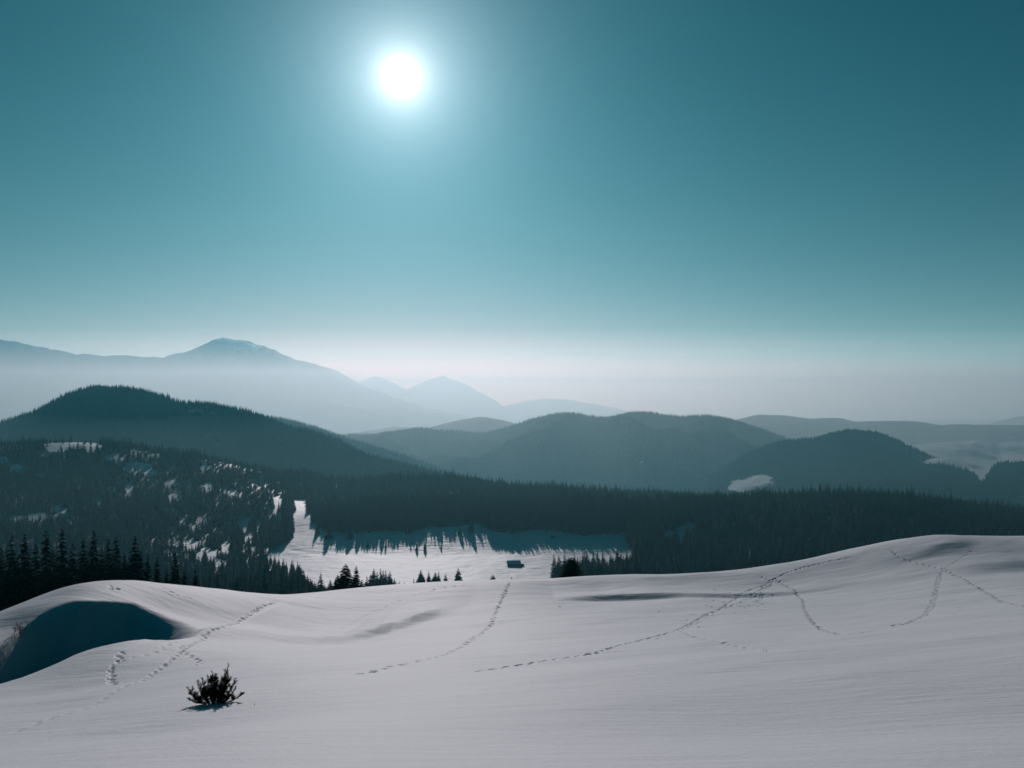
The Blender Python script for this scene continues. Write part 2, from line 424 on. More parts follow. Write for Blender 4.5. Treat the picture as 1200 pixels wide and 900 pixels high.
for x, y, a, dep, sz in PR:
    r0 = math.hypot(x, y); az = math.atan2(x, y); w0 = 1.1
    i0, i1 = np.searchsorted(rr, [r0 - w0, r0 + w0]); j0, j1 = np.searchsorted(azf, [az - w0 / r0, az + w0 / r0])
    xs = X[i0:i1, j0:j1] - x; ys = Y[i0:i1, j0:j1] - y
    u = (xs * math.cos(a) + ys * math.sin(a)) / (.155 * sz); v = (-xs * math.sin(a) + ys * math.cos(a)) / (.105 * sz)
    d = np.sqrt(u * u + v * v)
    D[i0:i1, j0:j1] = np.minimum(D[i0:i1, j0:j1], -dep * (1 - sstep(.55, 1.35, d)))
    D[i0:i1, j0:j1] += 0.16 * dep * np.exp(-((d - 1.7) / .4) ** 2) * (D[i0:i1, j0:j1] > -.01)
Z += D
me = grid('snow_field', X, Y, Z, [m_snow])
tag(link('snow_field', me), 'smooth wind-packed snow slope with footprint trails in the foreground', kind='structure')

# mid terrain
az2 = np.radians(np.linspace(-44, 44, 620)); r2 = np.concatenate([np.linspace(134, 560, 90), np.linspace(563, 1400, 330), np.linspace(1410, 2300, 40)])
A2, R2 = np.meshgrid(az2, r2); X2 = np.sin(A2) * R2; Y2 = np.cos(A2) * R2; Z2 = H(X2, Y2); Z2[0] -= .3
PX2, PY2 = proj(X2, Y2, Z2)
MEADOW = [(303,653),(318,646),(333,637),(342,622),(343,587),(358,585),(361,600),(366,612),(380,621),(400,624),(450,622),(480,624),(500,617),(533,617),(563,613),(583,624),(633,620),(683,627),(733,625),(743,648),(743,664),(690,668),(665,672),(645,684),(640,700),(500,700),(480,692),(430,686),(385,688),(370,686),(330,668)]
GAPS = [(82,524,32,6),(105,524,16,6),(62,524,12,5),(160,548,18,6),(175,554,10,5),(132,537,9,6),(200,567,8,6),(240,552,7,8),(45,607,14,6),(72,600,9,8),(85,611,8,5),(200,600,11,5),(218,611,8,6),(272,577,10,4),
        (243,571,7,6),(225,640,13,7),(240,650,14,8),(252,660,11,6),(287,614,7,9),(292,630,8,8),(303,622,5,10),(324,604,9,9),(330,590,14,5),(5,540,7,4),(20,548,8,4),(48,557,6,4),(115,590,5,7),(150,575,6,9),(205,585,12,6),
        (238,610,8,4),(265,640,8,6),(130,606,5,4),(20,608,8,5),
        (800,622,9,5),(808,616,8,4),(795,632,8,5),(785,628,6,6),(822,612,6,3),(792,656,7,3),(530,580,9,4),(517,588,7,2),(540,577,9,3),(390,592,3,2),(362,590,3,2),(880,590,2,5),(1196,637,14,3),(1188,642,18,3),(930,640,2,7),(948,636,2,6)]
def gapval(px, py, gaps, x, y, s=70, amp=.9, wl=18):
    v = np.full(np.shape(px), -9.0)
    for cx, cy, rx, ry in gaps: v = np.maximum(v, 1 - ((px - cx) / rx) ** 2 - ((py - cy) / ry) ** 2)
    return v + amp * fbm(x / wl, y / wl, s, 3)
def openness(px, py, x, y):
    m = inpoly(px, py, MEADOW).astype(float)
    g = gapval(px, py, GAPS, x, y)
    lh = (px < 335) & (py < 668) & (py > 512)
    gl = np.where(lh, fbm(x / 19, y / 19, 90, 3) - .43 + .14 * np.clip((px - 200) / 100, -1, 1), -1)
    return np.maximum(m, np.maximum((g > 0.1).astype(float), (gl > 0).astype(float)))
OP2 = openness(PX2, PY2, X2, Y2)
wood2 = np.where(Y2 < 500, .1, 1 - OP2) * np.where(PX2 < 335, .72, 1.0)
me = grid('valley_slopes', X2, Y2, Z2, [m_far], {'wood': wood2})
tag(link('valley_terrain', me), 'snowy bowl with an open meadow and wooded slopes around it', kind='structure')

# ------------------------------------------------------------------ far hills
def ridge(name, label, crest, front, back, base, mat, seed, amp=.10, wl=.35, step=3, nv=70, opens=None, lift=0):
    pxs = np.arange(crest[0][0], crest[-1][0] + step, step, dtype=float)
    c = np.array(crest, float)
    # smooth interpolation through the crest points
    py = np.interp(pxs, c[:, 0], c[:, 1]); Yc = np.interp(pxs, c[:, 0], c[:, 2])
    k = np.array([1, 2, 3, 2, 1.]) / 9; kk = lambda a: np.convolve(np.pad(a, 2, mode='edge'), k, 'valid')
    py = (py if crest[0][2] > 9000 else kk(py)) + (2.0 if crest[0][2] > 9000 else .9 if crest[0][2] > 6000 else .6) * fbm(pxs / 10, pxs * 0, seed, 4); Yc = kk(Yc)
    v = np.concatenate([-np.linspace(1, 0, nv) ** 1.25, np.linspace(0, 1, 18)[1:]])
    PXg, Vg = np.meshgrid(pxs, v); Ycg = np.broadcast_to(Yc, PXg.shape); pyg = np.broadcast_to(py, PXg.shape)
    zc_ = at(pxs, py + lift, Yc)[2]; zcg = np.broadcast_to(zc_, PXg.shape)
    Yg = Ycg + np.where(Vg < 0, Vg * front, Vg * back)
    Xg = (PXg - 600) / F * Yg
    t = np.abs(Vg); prof = (0.5 + 0.5 * np.cos(PI * t)); prof = 0.45 * prof + 0.55 * (1 - t)
    Hh = zcg - base
    rn = 1 - 2.2 * np.abs(fbm(Xg / (front * wl), Yg / (front * wl * 1.6), seed, 4))
    env = np.sin(PI * np.clip(t, 0, 1)) ** .8 * sstep(0, .12, t)
    Zg = base + Hh * prof + Hh * amp * 1.4 * env * (rn - .5)
    Zg = Zg + 0.012 * np.abs(Hh) * fbm(Xg / (front * .06), Yg / (front * .06), seed + 5, 3) * sstep(0, .05, t)
    px, pyy = proj(Xg, Yg, Zg)
    op = np.zeros_like(Zg)
    if opens is not None: op = opens(px, pyy, Xg, Yg, Zg, t, Vg)
    me = grid(name, Xg, Yg, Zg, [mat], {'open': op})
    o = tag(link(name, me), label, kind='structure')
    return Xg, Yg, Zg, op, Vg
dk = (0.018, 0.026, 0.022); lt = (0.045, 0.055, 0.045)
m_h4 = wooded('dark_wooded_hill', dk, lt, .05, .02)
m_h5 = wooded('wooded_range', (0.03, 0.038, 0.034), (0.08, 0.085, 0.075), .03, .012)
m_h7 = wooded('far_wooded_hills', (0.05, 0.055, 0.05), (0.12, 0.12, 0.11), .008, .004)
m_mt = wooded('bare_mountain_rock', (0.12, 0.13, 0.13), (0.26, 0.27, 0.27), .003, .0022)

L4 = [(-260,540,2300),(-150,520,2300),(-50,507,2300),(0,496,2300),(30,486,2300),(55,474,2300),(85,457,2300),(110,448.5,2300),(140,452,2280),(180,460,2250),(215,471,2200),(240,470,2200),(270,477,2150),(300,484,2100),(333,495,2050),(370,508,2000),(400,519,1950),(423,530,1900),(467,542,1850),(500,549,1800),(550,563,1750),(600,572,1700),(680,580,1650),(760,600,1650)]
def op4(px, py, x, y, z, t, v):
    return np.clip(gapval(px, py, [(228,481,10,2.5),(246,484,14,2.5),(255,522,6,4),(245,510,4,3)], x, y, 4, .5, 30), -.2, .7) * .9
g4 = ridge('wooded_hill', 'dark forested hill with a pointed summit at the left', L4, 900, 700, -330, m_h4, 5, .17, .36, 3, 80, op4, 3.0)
L4b = [(220,482,3100),(280,483,3100),(320,488,3100),(345,493,3100),(367,499,3100),(397,509,3050),(440,524,3000),(500,543,2900),(560,565,2800),(640,590,2700)]
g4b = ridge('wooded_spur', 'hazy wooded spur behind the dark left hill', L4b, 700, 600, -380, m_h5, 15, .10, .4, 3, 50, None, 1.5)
L5 = [(330,530,3900),(380,512,3900),(400,509,3900),(440,508,3900),(470,503,3900),(490,500,3900),(520,504,3900),(560,507,3900),(585,503,3900),(600,498,3900),(625,490,3900),(650,483.5,3900),(675,485,3900),(700,488,3900),(715,488,3900),(735,483,3900),(755,481.5,3900),(775,485,3900),(800,487,3850),(830,487,3800),(855,490,3750),(875,497,3700),(905,508,3600),(930,518,3500),(980,535,3400),(1050,560,3300),(1100,590,3200)]
def op5(px, py, x, y, z, t, v):
    return np.clip(gapval(px, py, [(752,542,5,2),(632,517,5,3),(860,503,5,3)], x, y, 8, .5, 40), -.3, .6)
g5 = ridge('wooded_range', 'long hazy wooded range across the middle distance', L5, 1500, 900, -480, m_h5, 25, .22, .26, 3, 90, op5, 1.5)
L5b = [(830,560,2900),(870,535,2900),(900,522,2900),(915,517,2900),(935,516,2900),(955,514,2900),(975,507,2900),(1000,502.5,2900),(1025,505,2850),(1050,514,2800),(1075,527,2750),(1100,539,2700),(1125,551,2650),(1150,565,2600),(1180,580,2500),(1230,600,2450),(1320,620,2400)]
def op5b(px, py, x, y, z, t, v):
    a = gapval(px, py, [(915,514,6,4),(932,516,6,2)], x, y, 8, .4, 25)
    b = gapval(px, py, [(882,567,30,6.5),(868,572,18,5),(890,560,18,4)], x, y, 8, .35, 25)
    c = gapval(px, py, [(1062,524,3,6),(1070,531,3,6),(1078,538,3,5)], x, y, 8, .5, 25)
    return np.clip(np.maximum(np.maximum(a, b * 2), c * .6), -.3, .8)
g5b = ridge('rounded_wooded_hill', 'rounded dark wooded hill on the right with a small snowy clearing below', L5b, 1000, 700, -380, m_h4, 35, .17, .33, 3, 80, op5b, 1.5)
L6s = [(960,545,3120),(1010,535,3120),(1050,528,3120),(1080,524,3120),(1110,520,3120),(1140,518.5,3120),(1170,521,3120),(1200,520,3120),(1260,517,3120),(1340,515,3120)]
def op6(px, py, x, y, z, t, v):
    n = 4 * fbm(x / 120, y / 120, 61, 3)
    lim = np.interp(px, [1000,1080,1110,1140,1150,1170,1200,1300], [536,543,544,556,566,545,541,538])
    return np.where(py + n < lim, .8, -.3)
g6s = ridge('snowy_hill', 'open snow-covered hill above forest at the right edge', L6s, 1200, 600, -252, m_h4, 45, .42, .28, 2, 80, op6, 0)
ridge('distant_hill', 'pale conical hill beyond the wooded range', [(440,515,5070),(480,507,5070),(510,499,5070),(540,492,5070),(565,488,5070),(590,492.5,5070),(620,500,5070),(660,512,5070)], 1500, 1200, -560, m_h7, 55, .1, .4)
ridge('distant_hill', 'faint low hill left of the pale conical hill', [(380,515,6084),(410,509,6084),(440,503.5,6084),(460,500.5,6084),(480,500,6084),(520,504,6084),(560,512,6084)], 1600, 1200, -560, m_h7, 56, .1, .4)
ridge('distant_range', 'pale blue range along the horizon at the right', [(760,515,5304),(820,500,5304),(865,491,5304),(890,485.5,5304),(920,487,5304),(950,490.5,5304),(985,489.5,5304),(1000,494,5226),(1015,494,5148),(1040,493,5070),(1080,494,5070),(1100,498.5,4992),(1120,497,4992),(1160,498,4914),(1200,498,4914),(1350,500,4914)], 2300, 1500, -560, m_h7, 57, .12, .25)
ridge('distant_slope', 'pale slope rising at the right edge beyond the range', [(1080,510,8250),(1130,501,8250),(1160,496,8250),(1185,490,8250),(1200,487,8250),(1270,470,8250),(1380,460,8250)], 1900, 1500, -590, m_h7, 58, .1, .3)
def op8(px, py, x, y, z, t, v):
    s = gapval(px, py, [(272,402,10,6),(285,405,14,7),(300,408,10,8),(262,398,10,3),(312,414,8,4),(232,418,8,4)], x, y, 12, .7, 180)
    hi = .25 * np.clip((412 - py) / 14, -1, 1)
    return np.clip(s * .9 + hi * .35, -.3, .7)
L8 = [(-260,375,10125),(-150,386,10125),(-60,392,10125),(0,397.5,10125),(20,401,10125),(60,409,10125),(90,415,10125),(125,417,10125),(150,416.5,10125),(180,419,10125),(200,416.5,10125),(215,413,10125),(228,409,10125),(240,403,10125),(252,398,10125),(262,394.5,10125),(270,396.5,10125),(278,398.8,10125),(290,398.5,10125),(300,402.5,10125),(312,407,10125),(325,412,10125),(345,421,10125),(360,424,10125),(380,430,10125),(398,435,10125),(410,444,10125),(440,458,10125),(500,478,10125),(570,492,10125),(660,505,10125)]
ridge('snow_capped_mountain', 'far hazy mountain with snow streaks below its summit', L8, 2700, 2200, -600, m_mt, 65, .13, .22, 2, 90, op8)
ridge('distant_peak', 'faint small peak right of the snow-capped mountain', [(370,475,13800),(400,458,13800),(420,448,13800),(437,441,13800),(445,441,13800),(455,446,13800),(470,453,13800),(490,463,13800),(520,480,13800)], 1900, 1500, -600, m_mt, 66, .1, .3, 2)
ridge('distant_peak', 'faint rounded peak above the mist in the centre', [(440,475,14200),(475,457,14200),(490,449,14200),(505,444,14200),(520,442,14200),(535,446,14200),(555,455,14200),(590,475,14200)], 1900, 1500, -600, m_mt, 67, .1, .3, 2)
ridge('distant_peak', 'barely visible low peak at the centre horizon', [(560,484,15000),(600,474,15000),(625,468.5,15000),(645,467,15000),(670,469,15000),(700,474,15000),(740,482,15000),(790,490,15000)], 1900, 1500, -600, m_mt, 68, .1, .3, 2)
gx, gy = np.meshgrid(np.linspace(-16500, 16500, 60), np.linspace(-2800, 15900, 60))
def plainz(x, y): return -600 + 60 * fbm(x / 3000, y / 3000, 77, 3)
gz = plainz(gx, gy) - np.where(gy < 2500, 60, 0)
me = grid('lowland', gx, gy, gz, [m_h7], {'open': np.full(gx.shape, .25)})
tag(link('lowland_ground', me), 'misty lowland far below between the hills', kind='structure')

# ------------------------------------------------------------------ trees
def spruce_mesh(name, seed, whorls, per, segs, droop=.45, width=.17, ragged=.25, trunk_sides=5, bottom=.04, shape=.85, split=False, fat=1.0):
    """unit-height spruce. Each bough is a drooping spray of narrow needle blades; split=True returns (trunk, crown)"""
    R = random.Random(seed); TV, TF = [], []; V, Fc = [], []
    for k in range(6):
        h = k / 5; rad = .016 * (1 - h) + .002
        for a in range(trunk_sides): TV.append((rad * math.cos(2 * PI * a / trunk_sides), rad * math.sin(2 * PI * a / trunk_sides), h * .97 - .02))
    for k in range(5):
        for a in range(trunk_sides):
            b = (a + 1) % trunk_sides; TF += [(k * trunk_sides + a, k * trunk_sides + b, (k + 1) * trunk_sides + b), (k * trunk_sides + a, (k + 1) * trunk_sides + b, (k + 1) * trunk_sides + a)]
    def tri(a, b, c):
        n = len(V); V.extend([a, b, c]); Fc.append((n, n + 1, n + 2))
    for w_ in range(whorls):
        t = w_ / (whorls - 1); h = bottom + (1 - bottom) * (t ** .92) * .985
        rad = width * ((1 - t) ** shape) * (1 if t > .12 else .75 + 2 * t) + .012
        n = max(4, int(per * (1 - .5 * t))); a0 = R.random() * 7
        for j in range(n):
            if R.random() < .06: continue
            a = a0 + 2 * PI * j / n + R.uniform(-.25, .25); ln = rad * R.uniform(1 - ragged, 1 + ragged * .6)
            ca, sa = math.cos(a), math.sin(a); rise = .25 * ln * (t - .2); z0 = h + R.uniform(-.012, .012)
            def pt(s, side=0, dz=0):
                z = z0 + rise * s - droop * ln * s * s + (.18 * ln * max(0, s - .75)) + dz
                return (ca * ln * s - sa * side, sa * ln * s + ca * side, z)
            if segs == 0:
                wd = ln * R.uniform(.4, .62)
                tri(pt(0, 0, .012), pt(.62, wd, -.012), pt(1)); tri(pt(0, 0, .012), pt(1), pt(.62, -wd, -.012))
            else:
                for q in range(segs):
                    s = .12 + .8 * q / segs; s2 = s + 1.5 / segs * .8; wd = fat * ln * R.uniform(.26, .42) * (1.1 - s)
                    tw = R.uniform(.004, .014) * (1.2 - t)
                    tri(pt(s, 0, .004), pt(s + .05, 0, -.003), pt(min(s2, 1.05), wd, -tw))
                    tri(pt(s, 0, .004), pt(s + .05, 0, -.003), pt(min(s2, 1.05), -wd, -tw))
                    tri(pt(s, 0, .003), pt(min(s + .25, 1), R.uniform(-.2, .2) * wd, -tw * 1.6), pt(s + .12, .12 * wd, -tw * 2.2))
                tri(pt(0, .004), pt(0, -.004), pt(1.0)); tri(pt(.75, .008), pt(.75, -.008), pt(1.08))
    if split:
        return (mesh_np(name + '_trunk', TV, TF, [m_bark], False, 3), mesh_np(name + '_crown', V, Fc, [m_spruce], False, 3))
    n0 = len(TV); Fall = TF + [tuple(i + n0 for i in f) for f in Fc]
    return mesh_np(name, TV + V, Fall, [m_bark, m_spruce], False, 3, [0] * len(TF) + [1] * len(Fc))
near = [spruce_mesh('tall_spruce', 100 + k, 34, 11, 7, .5, (.15, .17, .13, .16)[k], .3, 6, .03, (.8, .9, .75, .85)[k], True, 1.5) for k in range(4)]
near.append(spruce_mesh('round_spruce', 131, 22, 14, 7, .25, .32, .25, 6, .02, .42, True, 2.2))
near += [spruce_mesh('bushy_spruce', 140 + k, 30, 13, 7, .42, (.24, .20)[k], .28, 6, .02, (.72, .8)[k], True, 2.2) for k in range(2)]
mid = [spruce_mesh('slope_spruce', 200 + k, 17, 10, 0, .5, (.21, .18, .23, .17)[k], .3, 4, .03, (.8, .9, .75, .9)[k]) for k in range(4)]

def place_near(px, ytop, lo, hi, hgt, var, label, wide=1.0, rz=None):
    ys = np.arange(lo, hi, .5); p = at(px, ytop, 1.0); h = H(p[0] * ys, ys)
    e = np.abs(p[2] * ys - (h + hgt)); k = int(np.argmin(e)); Yy = ys[k]; top = p[2] * Yy
    hh = top - h[k]
    root = bpy.data.objects.new('spruce_tree', None); C.objects.link(root)
    root.location = (p[0] * Yy, Yy, h[k] - .15); s = (hh + .15) / .985; root.scale = (s * wide, s * wide, s)
    root.rotation_euler = (0, 0, random.uniform(0, 6.28) if rz is None else rz)
    tr = link('trunk', near[var][0], root); cr = link('crown', near[var][1], root)
    tag(root, label, 'tree'); return root
lab = ['dark spruce at the far left, its top poking up beside the frame edge','dark slim spruce second from the left edge','tall dark spruce with a narrow top near the left edge',
 'tall dark spruce standing just right of a narrow-topped one','dark spruce rising behind the snow mound, level with its left flank','pointed dark spruce behind the left end of the snow mound crest',
 'dark spruce with a thin tip above the snow mound','double-topped dark spruce right above the mound crest','broad tallest dark spruce near the right end of the left row','short dark spruce crouched right of the broad tallest one',
 'small dark spruce between the broad one and the lone pointed one','lone pointed dark spruce near the right end of the row','lowest rounded dark spruce ending the row above the snow crest','dark spruce filling the gap at the very left edge']
A = [(13,631,15),(29,627,17),(54,624,19),(73,623,19),(98,633,15),(110,624,18),(127,634,14),(136,632,14),(158,630,15),(173,652,10),(184,655,10),(205,648,12),(229,667,8),(1,644,15)]
for i, ((px, yt, hh), lb) in enumerate(zip(A, lab)):
    o = place_near(px, yt, 112, 175, hh, i % 4, lb, 1.0 if i not in (8,) else 1.15)
    o['group'] = 'dark spruces behind the left snow mound'
fills = [(20,655,13),(42,640,15),(62,648,14),(85,640,14),(90,660,11),(119,645,12),(146,650,10),(165,648,11),(195,668,8),(216,668,8),(8,675,12),(35,668,13),(52,672,11),(25,690,11),(5,700,11),(75,664,11),(103,662,10),(130,660,9),(150,662,9),(-14,640,16),(-30,655,16),(-10,690,12),(14,712,9),(-35,700,12),(40,688,9),(64,680,8),(84,676,7)]
for i, (px, yt, hh) in enumerate(fills):
    o = place_near(px, yt, 66 if yt > 665 else 92, 150, hh, (i * 3 + 1) % 4, 'dark spruce packed low in the shaded stand behind the left snow mound')
    o['group'] = 'low spruces packed in the left stand'
place_near(405, 661.5, 104, 135, 8.5, 5, 'broad dark young spruce with a long leader just behind the snow crest', 1.5)
place_near(417.5, 664, 104, 135, 8.0, 6, 'narrow dark young spruce touching the broad one behind the crest', 1.15)
place_near(396, 674, 104, 130, 6.0, 5, 'lower ragged young spruce at the left foot of the broad one', 1.3)
o = place_near(670, 653.5, 89, 96, 2.9, 4, 'rounded dense little spruce sitting alone on the snow crest', 1.9)

IND = []   # individual smaller spruces
def place_mid(px, ytop, lo, hi, hgt, label, group, wide=1.0, var=None):
    ys = np.arange(lo, hi, 2.0); p = at(px, ytop, 1.0); h = H(p[0] * ys, ys)
    e = np.abs(p[2] * ys - (h + hgt)); k = int(np.argmin(e)); Yy = ys[k]; hh = p[2] * Yy - h[k]
    if hh < 2: return None
    o = link('spruce_tree', mid[random.randrange(4) if var is None else var]); s = (hh + .3) / .985
    o.location = (p[0] * Yy, Yy, h[k] - .3); o.scale = (s * wide, s * wide, s); o.rotation_euler = (0, 0, random.uniform(0, 6.28))
    tag(o, label, 'tree', group); IND.append(o); return o
gE = 'spruces along the near rim of the meadow'
rim = [(376,671,'slim spruce just left of the two dark young spruces',.8),(430,675,'short spruce right beside the dark young pair',1),(438,666,'tall spruce at the left of the tight clump on the meadow rim',.9),(446,666,'tall spruce in the middle of the tight rim clump',.9),
 (452,668,'spruce leaning into the right half of the rim clump',.9),(457,669.5,'rightmost pointed spruce of the rim clump',.9),(485,678,'tiny spruce left of the four on the snow crest',1),(493,667.5,'first broad pointed spruce above the crest right of the clump',1.2),
 (502.5,668.5,'narrow spruce between the broad ones above the crest',.9),(510,670,'broad spruce joined to a slim one above the crest',1.2),(514,669,'slim spruce joined to the broad one above the crest',.7),(522,672.5,'low spruce at the right end of the four-tree row',1.1),
 (537,665.5,'isolated broad conical spruce standing clear on the white crest',1.45),(577.5,673,'small spruce tip peeping over the crest left of the footprints',1.3),(599.5,676,'tiniest spruce tip at the head of the footprints',1.3),
 (649,648,'tall pointed spruce at the left end of the right rim row',.75),(656,653,'spruce just right of the tall pointed one',1),(662,656,'low spruce left of the rounded crest tree',1),(687,658,'low spruce right of the rounded crest tree',1),(693,656,'small pointed spruce in the right rim row',1),
 (702,654,'tallest spruce standing against the bright strip',1.2),(711,656.5,'twin spruce right of the tallest in the bright strip',1.1),(717,655,'slim spruce before the bright strip',.8),(730,657,'short spruce near the end of the bright strip',1),(735,654,'spruce at the right end of the bright strip',1),(745,648,'spruce where the bright strip meets the dark forest',1.1),
 (305,651,'spruce at the dark wood corner left of the meadow',1),(313,654,'second spruce down the wood edge left of the meadow',1),(321,658,'third spruce down the wood edge left of the meadow',1),(330,665,'lone-topped spruce in the dip of the left wood edge',1),
 (343,661.5,'broad-shouldered spruce on the left meadow rim',1.2),(351,661,'highest spruce of the left rim knot',1.2),(356,668,'shoulder spruce right of the left rim knot',1.1),(366,680,'very low spruce before the dark young pair',1)]
for px, yt, lb, wd in rim:
    place_mid(px, yt, 470, 620, 17 if px < 480 or px > 640 else 12, lb, gE, wd * 1.55)
for px, yt in ((387,679),(393,677),(424,679),(434,673),(442,670),(449,668),(455,672),(462,678),(468,681),(474,682.5),(480,683),(488,680),(498,681),(506,679),(517,681),(428,682),(437,680),(446,678),(452,680),(459,682),(466,684)):
    place_mid(px, yt, 470, 600, 13, 'low spruce in the dark tuft of trees along the near rim of the meadow', 'low spruces tufted along the near meadow rim', 1.7)
for px, yt, lb, hh in ((488.5,631.5,'dark spruce standing on the open meadow, left of a pair',11),(498,632.5,'dark spruce on the open meadow, right of a pair',10),(517,637,'very small spruce right of the meadow pair',5),(431,632,'small spruce at the shadow edge on the meadow',8),(452,632,'small spruce near the shadow tip on the meadow',8)):
    place_mid(px, yt, 640, 860, hh, lb, 'spruces on the open meadow')

# forest: sample the slopes, keep where wooded
def sample(Xg, Yg, Zg, n, rmin=None):
    r, c = Xg.shape
    ax = (Xg[:-1, 1:] - Xg[:-1, :-1]) * (Yg[1:, :-1] - Yg[:-1, :-1]); ar = np.abs(ax).ravel()
    cell = rng.choice(ar.size, n, p=ar / ar.sum()); i, j = cell // (c - 1), cell % (c - 1); u = rng.random(n); v = rng.random(n)
    bl = lambda G: (G[i, j] * (1 - u) + G[i, j + 1] * u) * (1 - v) + (G[i + 1, j] * (1 - u) + G[i + 1, j + 1] * u) * v
    return bl(Xg), bl(Yg), bl(Zg)
def thin(x, y, d):
    """at most one tree per cell of a jittered lattice"""
    k = np.floor(x / d).astype(np.int64) * 1000003 + np.floor(y / d).astype(np.int64)
    _, idx = np.unique(k, return_index=True); return idx
crest_px = np.array([c[0] for c in CREST], float); crest_py = np.array([c[1] for c in CREST], float)
rows = r2 > 430
x, y, z = sample(X2[rows], Y2[rows], Z2[rows], 150000); idx = thin(x, y, 4.9); x, y, z = x[idx], y[idx], z[idx]
rows = (r2 > 770) & (r2 < 930); cols = (az2 > math.radians(-16)) & (az2 < math.radians(10))     # the closed forest edge above the meadow
x1, y1, z1 = sample(X2[rows][:, cols], Y2[rows][:, cols], Z2[rows][:, cols], 22000); idx = thin(x1, y1, 3.1)
x, y, z = np.concatenate([x, x1[idx]]), np.concatenate([y, y1[idx]]), np.concatenate([z, z1[idx]])
px, py = proj(x, y, z)
op = openness(px, py, x, y)
nearrim = (y < 640) & (px > 500) & (px < 645)
keep = (op < .5) & (y < 1500) & ~nearrim & (px > -60) & (px < 1260)
hgt = 13 + 9 * fbm(x / 70, y / 70, 7, 2) + rng.normal(0, 3.4, len(x))
hgt = np.where(px < 330, hgt * .78, hgt); hgt = np.where(rng.random(len(x)) < .07, hgt * 1.3, hgt); hgt = np.clip(hgt, 4, 25)
hgt = np.where((y > 770) & (y < 900) & (px > 345) & (px < 760), np.clip(hgt, 9, 17.5), hgt)
# sparse wood on the left hill, stray trees in its clearings and on the meadow edge
lh = (px < 340) & (py < 668)
keep &= ~(lh & (rng.random(len(x)) < .12))
keep |= (op > .5) & (px < 345) & (py < 650) & (rng.random(len(x)) < .07)
edge = inpoly(px, py, MEADOW) & (py < 640) & (rng.random(len(x)) < .006)
keep |= edge
topx, topy = proj(x, y, z + hgt)
nearrim2 = (y < 640) & (px > 300) & (px < 760) & (topy < np.interp(px, [300,330,345,360,375,430,445,460,480,500,645,655,690,745,760], [655,668,664,672,682,681,676,680,684,689,690,668,664,662,640]))
keep &= ~nearrim2
cr = np.interp(topx, crest_px, crest_py)
vis = (topy < cr - 3) & (topx > 0) & (topx < 1200)
keep &= (topy < cr + 12)
x, y, z, hgt, vis, px, py, topx, topy = [a[keep] for a in (x, y, z, hgt, vis, px, py, topx, topy)]
# a tree 'shows' when its base clears the crest or it is on a front row
size = hgt / y * vis * np.clip((np.interp(topx, crest_px, crest_py) - topy) / (hgt / y * F), 0, 1)
order = np.argsort(-size); n_ind = 195
ind = order[:n_ind]; rest = order[n_ind:]
for k in ind:
    o = link('spruce_tree', mid[int(rng.integers(4))]); s = hgt[k]
    o.location = (x[k], y[k], z[k] - .4); o.scale = (s, s, s); o.rotation_euler = (0, 0, rng.random() * 6.28)
    if px[k] < 330: lb, g = 'spruce among many in the lower forest left of the meadow, above the snow crest', 'forest spruces left of the meadow'
    elif px[k] < 780: lb, g = 'spruce among many in the forest belt around the meadow', 'forest spruces around the meadow'
    else: lb, g = 'spruce among many in the dark forest above the right snow crest', 'forest spruces above the right snow crest'
    tag(o, lb, 'tree', g); IND.append(o)
protos = IND[:4]
for o, m_ in zip(protos, mid): o.data = m_

def forest(name, label, x, y, z, h, wide=1.0):
    me = bpy.data.meshes.new(name); me.vertices.add(len(x))
    me.vertices.foreach_set('co', np.stack([x, y, z], -1).astype(np.float32).ravel())
    a = me.attributes.new('size', 'FLOAT', 'POINT'); a.data.foreach_set('value', h.astype(np.float32))
    a = me.attributes.new('turn', 'FLOAT', 'POINT'); a.data.foreach_set('value', (rng.random(len(x)) * 6.28).astype(np.float32))
    a = me.attributes.new('kindof', 'INT', 'POINT'); a.data.foreach_set('value', rng.integers(0, 4, len(x)).astype(np.int32))
    o = link(name, me); tag(o, label, kind='stuff')
    g = bpy.data.node_groups.new(name, 'GeometryNodeTree')
    g.interface.new_socket('Geometry', in_out='INPUT', socket_type='NodeSocketGeometry'); g.interface.new_socket('Geometry', in_out='OUTPUT', socket_type='NodeSocketGeometry')
    nn = g.nodes.new; ll = g.links.new
    gi = nn('NodeGroupInput'); go = nn('NodeGroupOutput'); ip = nn('GeometryNodeInstanceOnPoints'); jg = nn('GeometryNodeJoinGeometry')
    for q in reversed(protos):
        oi = nn('GeometryNodeObjectInfo'); oi.transform_space = 'ORIGINAL'; oi.inputs['Object'].default_value = q; oi.inputs['As Instance'].default_value = True
        ll(oi.outputs['Geometry'], jg.inputs[0])
    def attr(nm, ty):
        n = nn('GeometryNodeInputNamedAttribute'); n.data_type = ty; n.inputs['Name'].default_value = nm; return n.outputs['Attribute']
    cx = nn('ShaderNodeCombineXYZ'); ll(attr('turn', 'FLOAT'), cx.inputs[2])
    cs = nn('ShaderNodeCombineXYZ'); sz = attr('size', 'FLOAT'); ml = nn('ShaderNodeMath'); ml.operation = 'MULTIPLY'; ml.inputs[1].default_value = wide; ll(sz, ml.inputs[0])
    ll(ml.outputs[0], cs.inputs[0]); ll(ml.outputs[0], cs.inputs[1]); ll(sz, cs.inputs[2])
    ll(gi.outputs[0], ip.inputs['Points']); ll(jg.outputs[0], ip.inputs['Instance']); ip.inputs['Pick Instance'].default_value = True
    ll(attr('kindof', 'INT'), ip.inputs['Instance Index']); ll(cx.outputs[0], ip.inputs['Rotation']); ll(cs.outputs[0], ip.inputs['Scale'])
    ll(ip.outputs[0], go.inputs[0])
    md = o.modifiers.new('forest', 'NODES'); md.node_group = g
    return o
